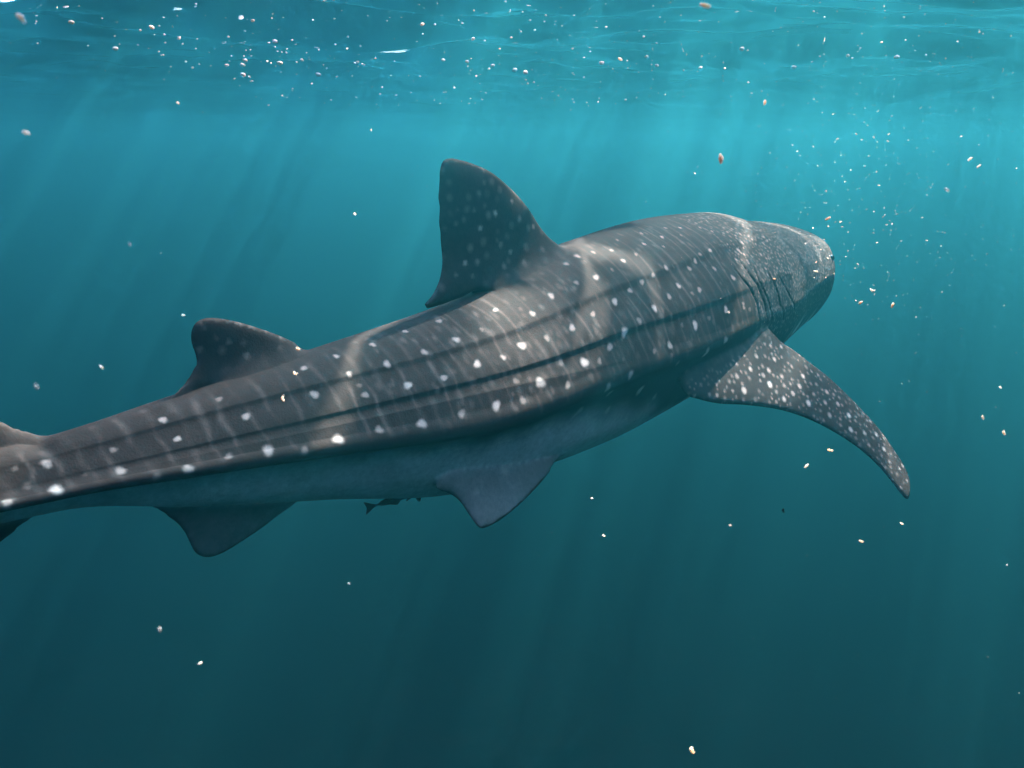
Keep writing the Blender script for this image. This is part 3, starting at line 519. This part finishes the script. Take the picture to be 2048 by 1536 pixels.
PR2, CR = paint(PR, NR_, TR, 21, 1)
PL2, CL = paint(PL, NL_, TL, 22, -1)
ring_P = np.concatenate([PR2, PL2[:, -2:0:-1]], 1)
ring_C = np.concatenate([CR, CL[:, -2:0:-1]], 1)
nK = ring_P.shape[1]
V = ring_P.reshape(-1, 3); body_col = ring_C.reshape(-1, 3)
idx = np.arange(nS * nK).reshape(nS, nK)
nx_ = np.roll(idx, -1, 1)
F = np.stack([idx[:-1], nx_[:-1], nx_[1:], idx[1:]], -1).reshape(-1, 4).tolist()
hc = len(V); tcn = hc + 1
V = np.vstack([V, ring_P[0].mean(0), ring_P[-1].mean(0)])
body_col = np.vstack([body_col, [dk := [.03, .026, .027]], [dk]])
F += [(int(idx[0, (j + 1) % nK]), int(idx[0, j]), hc) for j in range(nK)]
F += [(int(idx[-1, j]), int(idx[-1, (j + 1) % nK]), tcn) for j in range(nK)]

skin = principled('shark_skin', (.03, .03, .03), .75, .06, attr='Col',
                  noise=[(9, .80, 1.25), (55, .82, 1.2)], bump=(160, .25, .004))


def fix_normals(o):
    bm = bmesh.new(); bm.from_mesh(o.data)
    bmesh.ops.recalc_face_normals(bm, faces=bm.faces[:])
    bm.to_mesh(o.data); bm.free()


shark = mesh_obj('whale_shark', V, F, skin)
fix_normals(shark)
src_pts = [V]; src_col = [body_col]; src_id = [np.zeros(len(V), int)]


def catmull_closed(pts, step):
    pts = np.asarray(pts, float); n = len(pts); out = []
    for i in range(n):
        a, b, c, d = pts[i - 1], pts[i], pts[(i + 1) % n], pts[(i + 2) % n]
        k = max(1, int(np.linalg.norm(c - b) / step))
        for f in np.arange(k) / k:
            out.append(.5 * ((2 * b) + (-a + c) * f + (2 * a - 5 * b + 4 * c - d) * f * f + (-a + 3 * b - 3 * c + d) * f ** 3))
    return np.array(out)


def make_fin(name, outline, to3d, thick, edge, col_fn, flare=None, step=.009, mat=skin):
    """closed fin: outline in its own plane (metres), swelled to a real thickness"""
    o2 = catmull_closed(outline, step)
    x0, y0 = o2.min(0); x1, y1 = o2.max(0)
    gx = np.arange(x0, x1, step); gy = np.arange(y0, y1, step * .87)
    G = np.array([(x + (step / 2 if j % 2 else 0), y) for j, y in enumerate(gy) for x in gx])
    A = o2; B = np.roll(o2, -1, 0)
    inside = np.zeros(len(G), bool)
    for a, b in zip(A, B):
        c = (a[1] > G[:, 1]) != (b[1] > G[:, 1])
        if abs(b[1] - a[1]) > 1e-12:
            xi = (b[0] - a[0]) * (G[:, 1] - a[1]) / (b[1] - a[1]) + a[0]
            inside ^= c & (G[:, 0] < xi)
    G = G[inside]

    def dist(Q):
        best = np.full(len(Q), 9.)
        for a, b in zip(A, B):
            ab = b - a; t = np.clip(((Q - a) @ ab) / (ab @ ab + 1e-15), 0, 1)
            best = np.minimum(best, np.linalg.norm(Q - a - t[:, None] * ab, axis=1))
        return best
    dG = dist(G)
    G = G[dG > step * .55]; dG = dG[dG > step * .55]
    n0 = len(o2)
    pts = np.vstack([o2, G])
    res = geometry.delaunay_2d_cdt([Vector(p) for p in pts], [(i, (i + 1) % n0) for i in range(n0)], [], 1, 1e-7)
    vv = np.array([tuple(v) for v in res[0]]); tri = [tuple(f) for f in res[2]]
    d = dist(vv)
    onb = d < 1e-5
    q = np.clip(d / edge, 0, 1)
    h = thick * np.sqrt(1 - (1 - q) ** 2)
    if flare is not None:
        h = h + flare(vv) * smoothstep(0, .02, d)
    P0, Nn = to3d(vv)
    up = P0 + Nn * h[:, None]; dn = P0 - Nn * h[:, None]
    n = len(vv)
    mp = np.arange(n); k = n; low = []
    for i in range(n):
        if not onb[i]:
            mp[i] = k; k += 1; low.append(i)
    VV = np.vstack([up, dn[low]])
    FF = tri + [(int(mp[a]), int(mp[c]), int(mp[b])) for a, b, c in tri]
    o = mesh_obj(name, VV, FF, mat)
    fix_normals(o)
    c2 = col_fn(vv)
    return o, VV, np.vstack([c2, c2[low]])


def fin_col(spots, base=(.025, .0215, .021), flecks=None, seed=3):
    r = np.random.default_rng(seed)

    def fn(vv):
        sp = np.zeros(len(vv))
        allsp = [(a, b, rad * .00062, g * .8) for a, b, rad, g in spots]
        if flecks:
            nfl, (ax0, ax1, ay0, ay1), rr, gg = flecks
            for k in range(nfl):
                c_ = (ax0 + (ax1 - ax0) * r.random(), ay0 + (ay1 - ay0) * r.random(), rr * (.6 + .8 * r.random()), gg * (.3 + .7 * r.random()))
                if all((c_[0] - q[0]) ** 2 + (c_[1] - q[1]) ** 2 > (1.15 * (q[2] + c_[2]) + .004) ** 2 for q in allsp): allsp.append(c_)
        for a, b, rad, g in allsp:
            d = np.hypot(vv[:, 0] - a, vv[:, 1] - b) / rad
            sp = np.maximum(sp, g * (1 - smoothstep(.5, 1.4, d)))
        c = np.ones((len(vv), 3)) * np.array(base)
        return c + (np.array([.46, .44, .41]) - c) * sp[:, None]
    return fn


def mid_plane(bend=0.0, z0=0.0, tip=None):
    def f(vv):
        y = bend * (vv[:, 1] - z0) ** 2
        if tip:
            y = y - tip[2] * smoothstep(tip[0], tip[1], -vv[:, 0]) * (1 - smoothstep(tip[3], tip[3] + .12, vv[:, 1]))
        P = np.stack([vv[:, 0], y, vv[:, 1]], -1)
        return P, np.tile([0., 1., 0.], (len(vv), 1))
    return f


def top_z(x):
    s = .40 - x / LC
    return pchip(KS, HU, s) + pchip(KS, CZ, s) + 1.75


def bot_z(x):
    s = .40 - x / LC
    return pchip(KS, CZ, s) + 1.75 - pchip(KS, HD, s)


def worn(pts, i0, i1, amp=.004, seed=2):
    """trailing edge with small nicks"""
    r = np.random.default_rng(seed); out = []
    for i, p in enumerate(pts):
        out.append(tuple(p))
        if i0 <= i < i1:
            q = np.array(pts[i + 1]); p = np.array(p)
            k = max(1, int(np.linalg.norm(q - p) / .022))
            nrm = np.array([-(q - p)[1], (q - p)[0]]) / (np.linalg.norm(q - p) + 1e-9)
            for f in np.arange(1, k) / k:
                out.append(tuple(p + (q - p) * f + nrm * r.normal(0, amp * .4) - nrm * amp * (r.random() < .12)))
    return out


fins = []


def add_fin(*a, **k):
    o, VV, cc = make_fin(*a, **k)
    fins.append(o); src_pts.append(VV); src_col.append(cc); src_id.append(np.full(len(VV), len(fins)))
    return o


add_fin('dorsal', worn(D1, 9, 14, .003), mid_plane(.05, .3, (.85, 1.12, .03, .30)), .021, .16, fin_col(D_SPOTS, flecks=(150, (-1.1, -.4, .28, .7), .011, .20)),
        flare=lambda v: .055 * np.exp(-np.clip(v[:, 1] - top_z(v[:, 0]) + .01, 0, 1) / .05) * smoothstep(-1.02, -.80, v[:, 0]))
add_fin('dorsal_two', worn(D2, 8, 13, .003), mid_plane(0, 0, (1.80, 1.97, .03, .19)), .012, .10, fin_col(D_SPOTS, base=(.023, .020, .020), seed=4, flecks=(70, (-1.95, -1.55, .12, .32), .009, .18)),
        flare=lambda v: .035 * np.exp(-np.clip(v[:, 1] - top_z(v[:, 0]) + .01, 0, 1) / .035) * smoothstep(-1.92, -1.78, v[:, 0]))
add_fin('anal', AN, mid_plane(), .012, .09, fin_col([], base=(.11, .11, .11), seed=5, flecks=(20, (-2.0, -1.6, -.3, -.2), .008, .15)),
        flare=lambda v: .03 * np.exp(-np.clip(bot_z(v[:, 0]) - v[:, 1] + .01, 0, 1) / .03))
for sg in (1, -1):
    dv = np.array([0, -sg * .5, -.866]); nv_ = np.array([0, -sg * .866, .5])
    o_ = np.array([0, sg * PVO[1], PVO[2]])
    add_fin('pelvic', PV, lambda vv: (o_ + np.stack([vv[:, 0], 0 * vv[:, 0], 0 * vv[:, 0]], -1) + vv[:, 1:2] * dv, np.tile(nv_, (len(vv), 1))),
            .012, .08, fin_col([(-.98, .035, 26, .55), (-1.13, .06, 20, .25)], base=(.14, .14, .135), seed=6),
            flare=lambda v: .02 * np.exp(-np.clip(v[:, 1] + .01, 0, 1) / .05))
    e1 = np.array(PCF['e1']) * np.array([1, sg, 1]); e2 = np.array(PCF['e2']) * np.array([1, sg, 1]); po = np.array(PCF['o']) * np.array([1, sg, 1])
    pn = np.cross(e1, e2); pn /= np.linalg.norm(pn)
    if pn[2] < 0: pn = -pn
    add_fin('pectoral', PC, lambda vv: (po + vv[:, :1] * e1 + vv[:, 1:2] * e2 + pn * (-.012 * np.sin(np.clip(vv[:, :1], 0, 1.06) / 1.06 * math.pi)), np.tile(pn, (len(vv), 1))),
            .019, .16, fin_col(P_SPOTS, base=(.025, .023, .0225), seed=8, flecks=(1700, (0, 1.05, -.2, 1.05), .0065, .42)),
            flare=lambda v: .012 * np.exp(-np.clip(v[:, 0] + .02, 0, 1) / .10))
CAUD = [(-2.16, .09), (-2.23, .130), (-2.295, .165), (-2.34, .195), (-2.42, .255), (-2.55, .37), (-2.80, .62), (-3.05, .90), (-3.25, 1.12), (-3.34, 1.18), (-3.38, 1.14), (-3.30, .97),
        (-3.10, .64), (-2.95, .40), (-2.86, .20), (-2.82, .02), (-2.84, -.14), (-2.88, -.30), (-2.87, -.38), (-2.80, -.38), (-2.66, -.29),
        (-2.50, -.17), (-2.38, -.085), (-2.30, -.055), (-2.20, -.02)]
add_fin('caudal', CAUD, mid_plane(), .022, .14, fin_col([(-2.45, .10, 24, .8), (-2.6, .2, 20, .7), (-2.75, .40, 20, .7), (-2.62, -.05, 20, .6)], seed=9),
        flare=lambda v: .03 * np.exp(-np.clip(-v[:, 0] - 2.3, 0, 2) / .15) * np.exp(-((v[:, 1] - .05) / .06) ** 2))


def union(base, others):
    for f in others:
        md = base.modifiers.new('join', 'BOOLEAN')
        md.operation = 'UNION'
        md.object = f
        try:
            md.solver = 'MANIFOLD'
        except TypeError:
            md.solver = 'EXACT'
        dg = bpy.context.evaluated_depsgraph_get()
        me = bpy.data.meshes.new_from_object(base.evaluated_get(dg))
        base.modifiers.clear()
        old = base.data
        base.data = me
        bpy.data.meshes.remove(old)
    for f in others:
        m_ = f.data
        bpy.data.objects.remove(f)
        bpy.data.meshes.remove(m_)


def finish_skin(ob, pts, cols, ids, name, rad=.045, iters=10):
    """carry the colours over to the joined mesh and fair the roots of the fins"""
    pts = np.vstack(pts); cols = np.vstack(cols); ids = np.concatenate(ids)
    kd = kdtree.KDTree(len(pts))
    for i, p in enumerate(pts): kd.insert(p, i)
    kd.balance()
    me = ob.data
    n = len(me.vertices)
    co = np.empty(n * 3); me.vertices.foreach_get('co', co); co = co.reshape(-1, 3)
    near = np.array([kd.find(p)[1] for p in co])
    col = np.ones((n, 4), np.float32); col[:, :3] = cols[near]
    vid = ids[near]
    ne = len(me.edges); ed = np.empty(ne * 2, np.int64); me.edges.foreach_get('vertices', ed); ed = ed.reshape(-1, 2)
    jn = np.unique(ed[vid[ed[:, 0]] != vid[ed[:, 1]]])
    if len(jn):
        k2 = kdtree.KDTree(len(jn))
        for i, j in enumerate(jn): k2.insert(co[j], i)
        k2.balance()
        dj = np.array([k2.find(p)[2] for p in co])
        wgt = np.clip(1 - dj / rad, 0, 1)[:, None]
        deg = np.bincount(ed.ravel(), minlength=n)[:, None].clip(1)
        for it in range(iters):
            acc = np.zeros_like(co)
            for ax in range(3):
                acc[:, ax] = np.bincount(ed[:, 0], co[ed[:, 1], ax], n) + np.bincount(ed[:, 1], co[ed[:, 0], ax], n)
            co += .6 * wgt * (acc / deg - co)
            cc = np.stack([np.bincount(ed[:, 0], col[ed[:, 1], ax], n) + np.bincount(ed[:, 1], col[ed[:, 0], ax], n) for ax in range(3)], -1) / deg
            col[:, :3] += .4 * wgt * (cc - col[:, :3])
        me.vertices.foreach_set('co', co.ravel())
    at = me.attributes.new(name, 'FLOAT_COLOR', 'POINT')
    at.data.foreach_set('color', col.ravel())
    me.polygons.foreach_set('use_smooth', [True] * len(me.polygons))
    me.update()
    if not me.materials: me.materials.append(skin)


union(shark, fins)
finish_skin(shark, src_pts, src_col, src_id, 'Col')
shark.location = SHARK_O
shark.rotation_euler = (0, 0, SHARK_ROT)
tag(shark, 'large dark grey whale shark with rows of white spots swimming away to the right', 'shark')

# eyes, small and low on the sides of the head
eye_m = principled('eye', (.01, .01, .012), .15, .5)
for sg in (1, -1):
    c, ps = spine(.075)
    me = bpy.data.meshes.new('eye')
    bm = bmesh.new(); bmesh.ops.create_uvsphere(bm, u_segments=14, v_segments=10, radius=.022); bm.to_mesh(me); bm.free()
    me.materials.append(eye_m)
    i = int(np.searchsorted(S_, .075)); j = int(.50 * nR)
    e = bpy.data.objects.new('eye', me); C.objects.link(e)
    p = PR2[i, j] if sg > 0 else PL2[i, int(.50 * nL)]
    e.parent = shark; e.location = Vector(p) * .992

# ------------------------------------------------------------------ the remora under the belly
rem_m = principled('remora_skin', (.085, .090, .095), .5, .2, noise=[(40, .8, 1.2)])


def build_remora():
    L_ = .34
    st = np.array([0, .01, .04, .10, .18, .28, .40, .55, .70, .82, .90, .95])
    hw = np.array([.002, .010, .017, .021, .021, .020, .018, .015, .011, .007, .0045, .004])
    hh = np.array([.002, .006, .010, .014, .017, .019, .019, .016, .012, .008, .0055, .005])
    V = []; K = 20
    for s, w, h in zip(st, hw, hh):
        for k in range(K):
            a = 2 * math.pi * k / K
            V.append((L_ * (.5 - s), w * math.cos(a), h * math.sin(a) * (1 if math.sin(a) < 0 else .85)))
    F = [(i * K + k, i * K + (k + 1) % K, (i + 1) * K + (k + 1) % K, (i + 1) * K + k) for i in range(len(st) - 1) for k in range(K)]
    F += [tuple(range(K))[::-1], tuple(range((len(st) - 1) * K, len(st) * K))]
    o = mesh_obj('remora', V, F, rem_m); fix_normals(o)
    fl = []
    X = lambda s: L_ * (.5 - s)
    tail = [(X(.90), .003), (X(.97), .012), (X(1.06), .030), (X(1.10), .034), (X(1.085), .016), (X(1.07), 0), (X(1.085), -.016), (X(1.10), -.034), (X(1.06), -.030), (X(.97), -.012), (X(.90), -.003)]
    fl.append(make_fin('tail', tail, mid_plane(), .0025, .01, lambda v: np.zeros((len(v), 3)), step=.004, mat=rem_m)[0])
    dor = [(X(.52), .010), (X(.56), .030), (X(.60), .034), (X(.70), .022), (X(.84), .012), (X(.86), .004), (X(.70), .004)]
    fl.append(make_fin('dorsal', dor, mid_plane(), .0025, .01, lambda v: np.zeros((len(v), 3)), step=.004, mat=rem_m)[0])
    an = [(a, -b) for a, b in dor]
    fl.append(make_fin('anal', an, mid_plane(), .0025, .01, lambda v: np.zeros((len(v), 3)), step=.004, mat=rem_m)[0])
    for sg in (1, -1):
        pf = [(X(.20), -.004), (X(.235), .03), (X(.29), .062), (X(.33), .066), (X(.335), .045), (X(.31), .012), (X(.29), -.004)]
        d_ = np.array([0, -sg * .80, -.60]); n_ = np.array([0, -sg * .60, .80]); q_ = np.array([0, -sg * .012, -.004])
        fl.append(make_fin('pectoral', pf, lambda vv: (q_ + np.stack([vv[:, 0], 0 * vv[:, 0], 0 * vv[:, 0]], -1) + vv[:, 1:2] * d_, np.tile(n_, (len(vv), 1))),
                           .0025, .01, lambda v: np.zeros((len(v), 3)), step=.004, mat=rem_m)[0])
    union(o, fl)
    o.data.polygons.foreach_set('use_smooth', [True] * len(o.data.polygons))
    if not o.data.materials: o.data.materials.append(rem_m)
    return o


rem = build_remora()
rem.location = REM_LOC
rem.scale = (.7, .6, .6)
rem.rotation_euler = (math.radians(-18), math.radians(2), SHARK_ROT - math.radians(6))
tag(rem, 'thin dark remora fish hanging under the belly of the shark', 'fish')

# ------------------------------------------------------------------ drifting scraps, bubbles, fine specks
flake_mats = [translucent('flake_orange', (.50, .22, .11), .02, [(400, .8, 1.05)]),
              translucent('flake_pink', (.48, .28, .20), .02, [(400, .8, 1.05)]),
              translucent('flake_pale', (.44, .35, .26), .02, [(400, .9, 1.05)]),
              principled('flake_dark', (.02, .025, .03), .6, .3, noise=[(400, .7, 1.2)])]
bub_m = translucent('bubble', (.72, .62, .56), .02, [(60, .97, 1.0)])  # warm pale tint paints the sun glints into the bubble colour


def chip_mesh(seed, bend, rough=.3, mat=None, sub=1):
    r = random.Random(seed)
    bm = bmesh.new()
    bmesh.ops.create_icosphere(bm, subdivisions=sub, radius=.5)
    for v in bm.verts:
        f = 1 + r.uniform(-rough, rough)
        x, y, z = v.co * f
        x *= 1.0; y *= .48; z *= .36
        z += bend * (x * x - .1)
        v.co = (x, y, z)
    me = bpy.data.meshes.new('scrap')
    bm.to_mesh(me); bm.free()
    me.materials.append(mat)
    return me


chips = {}
for mi, mt in enumerate(flake_mats):
    chips[mi] = [chip_mesh(10 * mi + k, (0, .5, 1.2, -.7)[k], .28, mt) for k in range(4)]
bub_me = []
for k in range(3):
    r = random.Random(90 + k)
    bm = bmesh.new(); bmesh.ops.create_icosphere(bm, subdivisions=2, radius=.5)
    for v in bm.verts: v.co = Vector((v.co.x * (1 + .1 * r.uniform(-1, 1)), v.co.y * .9, v.co.z * (.62 + .1 * r.uniform(-1, 1))))
    me = bpy.data.meshes.new('bubble'); bm.to_mesh(me); bm.free()
    me.polygons.foreach_set('use_smooth', [True] * len(me.polygons)); me.materials.append(bub_m)
    bub_me.append(me)

for (x, y, z, size, mi, ki, tilt, label, grp) in FLAKES:
    o = bpy.data.objects.new('food_scrap', chips[mi][ki]); C.objects.link(o)
    o.location = (x, y, z); o.scale = (size, size, size)
    o.rotation_euler = (random.uniform(-.6, .6), tilt, random.uniform(-.5, .5))
    tag(o, label, 'food scrap', grp or 'food scraps drifting in the water')

for (x, y, z, size) in CRUMBS:
    o = bpy.data.objects.new('food_crumb', chips[random.choice((1, 2, 2))][random.randrange(4)]); C.objects.link(o)
    o.location = (x, y, z); o.scale = (size, size, size)
    o.rotation_euler = (random.uniform(-.5, .5), random.uniform(-.8, .8), random.uniform(-3, 3))
    tag(o, 'tiny pale crumb in the loose cloud of crumbs ahead of the snout', 'food crumb', 'crumbs in the cloud ahead of the snout')

for (x, y, z, size) in BUBBLES:
    o = bpy.data.objects.new('air_bubble', random.choice(bub_me)); C.objects.link(o)
    o.location = (x, y, z); o.scale = (size, size, size)
    o.rotation_euler = (random.uniform(-.3, .3), random.uniform(-.3, .3), random.uniform(-3, 3))
    tag(o, 'bright white air bubble just under the rippled sea surface', 'air bubble', 'air bubbles under the sea surface')


def speck_cloud(name, pts, sizes, mat, label, cat):
    base = np.array([(1, 0, 0), (-1, 0, 0), (0, 1, 0), (0, -1, 0), (0, 0, 1), (0, 0, -1)], float) * .5
    fc = [(0, 2, 4), (2, 1, 4), (1, 3, 4), (3, 0, 4), (2, 0, 5), (1, 2, 5), (3, 1, 5), (0, 3, 5)]
    V, F = [], []
    for p, s in zip(pts, sizes):
        q = Quaternion((random.gauss(0, 1), random.gauss(0, 1), random.gauss(0, 1), random.gauss(0, 1))).normalized().to_matrix()
        b = (base * np.array([1.0, .7, .5]) * s) @ np.array(q).T + p
        k = len(V); V += b.tolist(); F += [(a + k, b_ + k, c_ + k) for a, b_, c_ in fc]
    return tag(mesh_obj(name, V, F, mat, smooth=False), label, cat, kind='stuff')


n = 8000
P = np.stack([rng.uniform(-6, 8, n), 0.7 + 8.5 * rng.random(n) ** .8, -.25 - 5.2 * rng.random(n) ** 1.3], -1)
P = P[np.linalg.norm(P - np.array([0, 0, CAM_Z]), axis=1) > .7]
Sz = np.exp(rng.normal(math.log(.0014), .5, len(P))).clip(.0008, .006)
K = 950
Pc = np.array(CLOUD) + rng.normal(0, 1, (K, 3)) * np.array([.30, .75, .34])
Pc = Pc[Pc[:, 2] < -.25]
P = np.vstack([P, Pc]); Sz = np.concatenate([Sz, np.exp(rng.normal(math.log(.0026), .45, len(Pc))).clip(.0015, .008)])
speck_cloud('marine_snow', P, Sz, flake_mats[2], 'fine pale specks suspended all through the water', 'specks')

n = 650
P = np.stack([rng.normal(1.6, 3.2, n), 4.5 + 10 * rng.random(n) ** 1.1, -.20 - .16 * rng.random(n) ** 1.5], -1)
Sz = np.exp(rng.normal(math.log(.008), .55, len(P))).clip(.004, .03)
speck_cloud('surface_froth', P, Sz, flake_mats[2], 'scattered fine froth specks under the sea surface', 'froth')
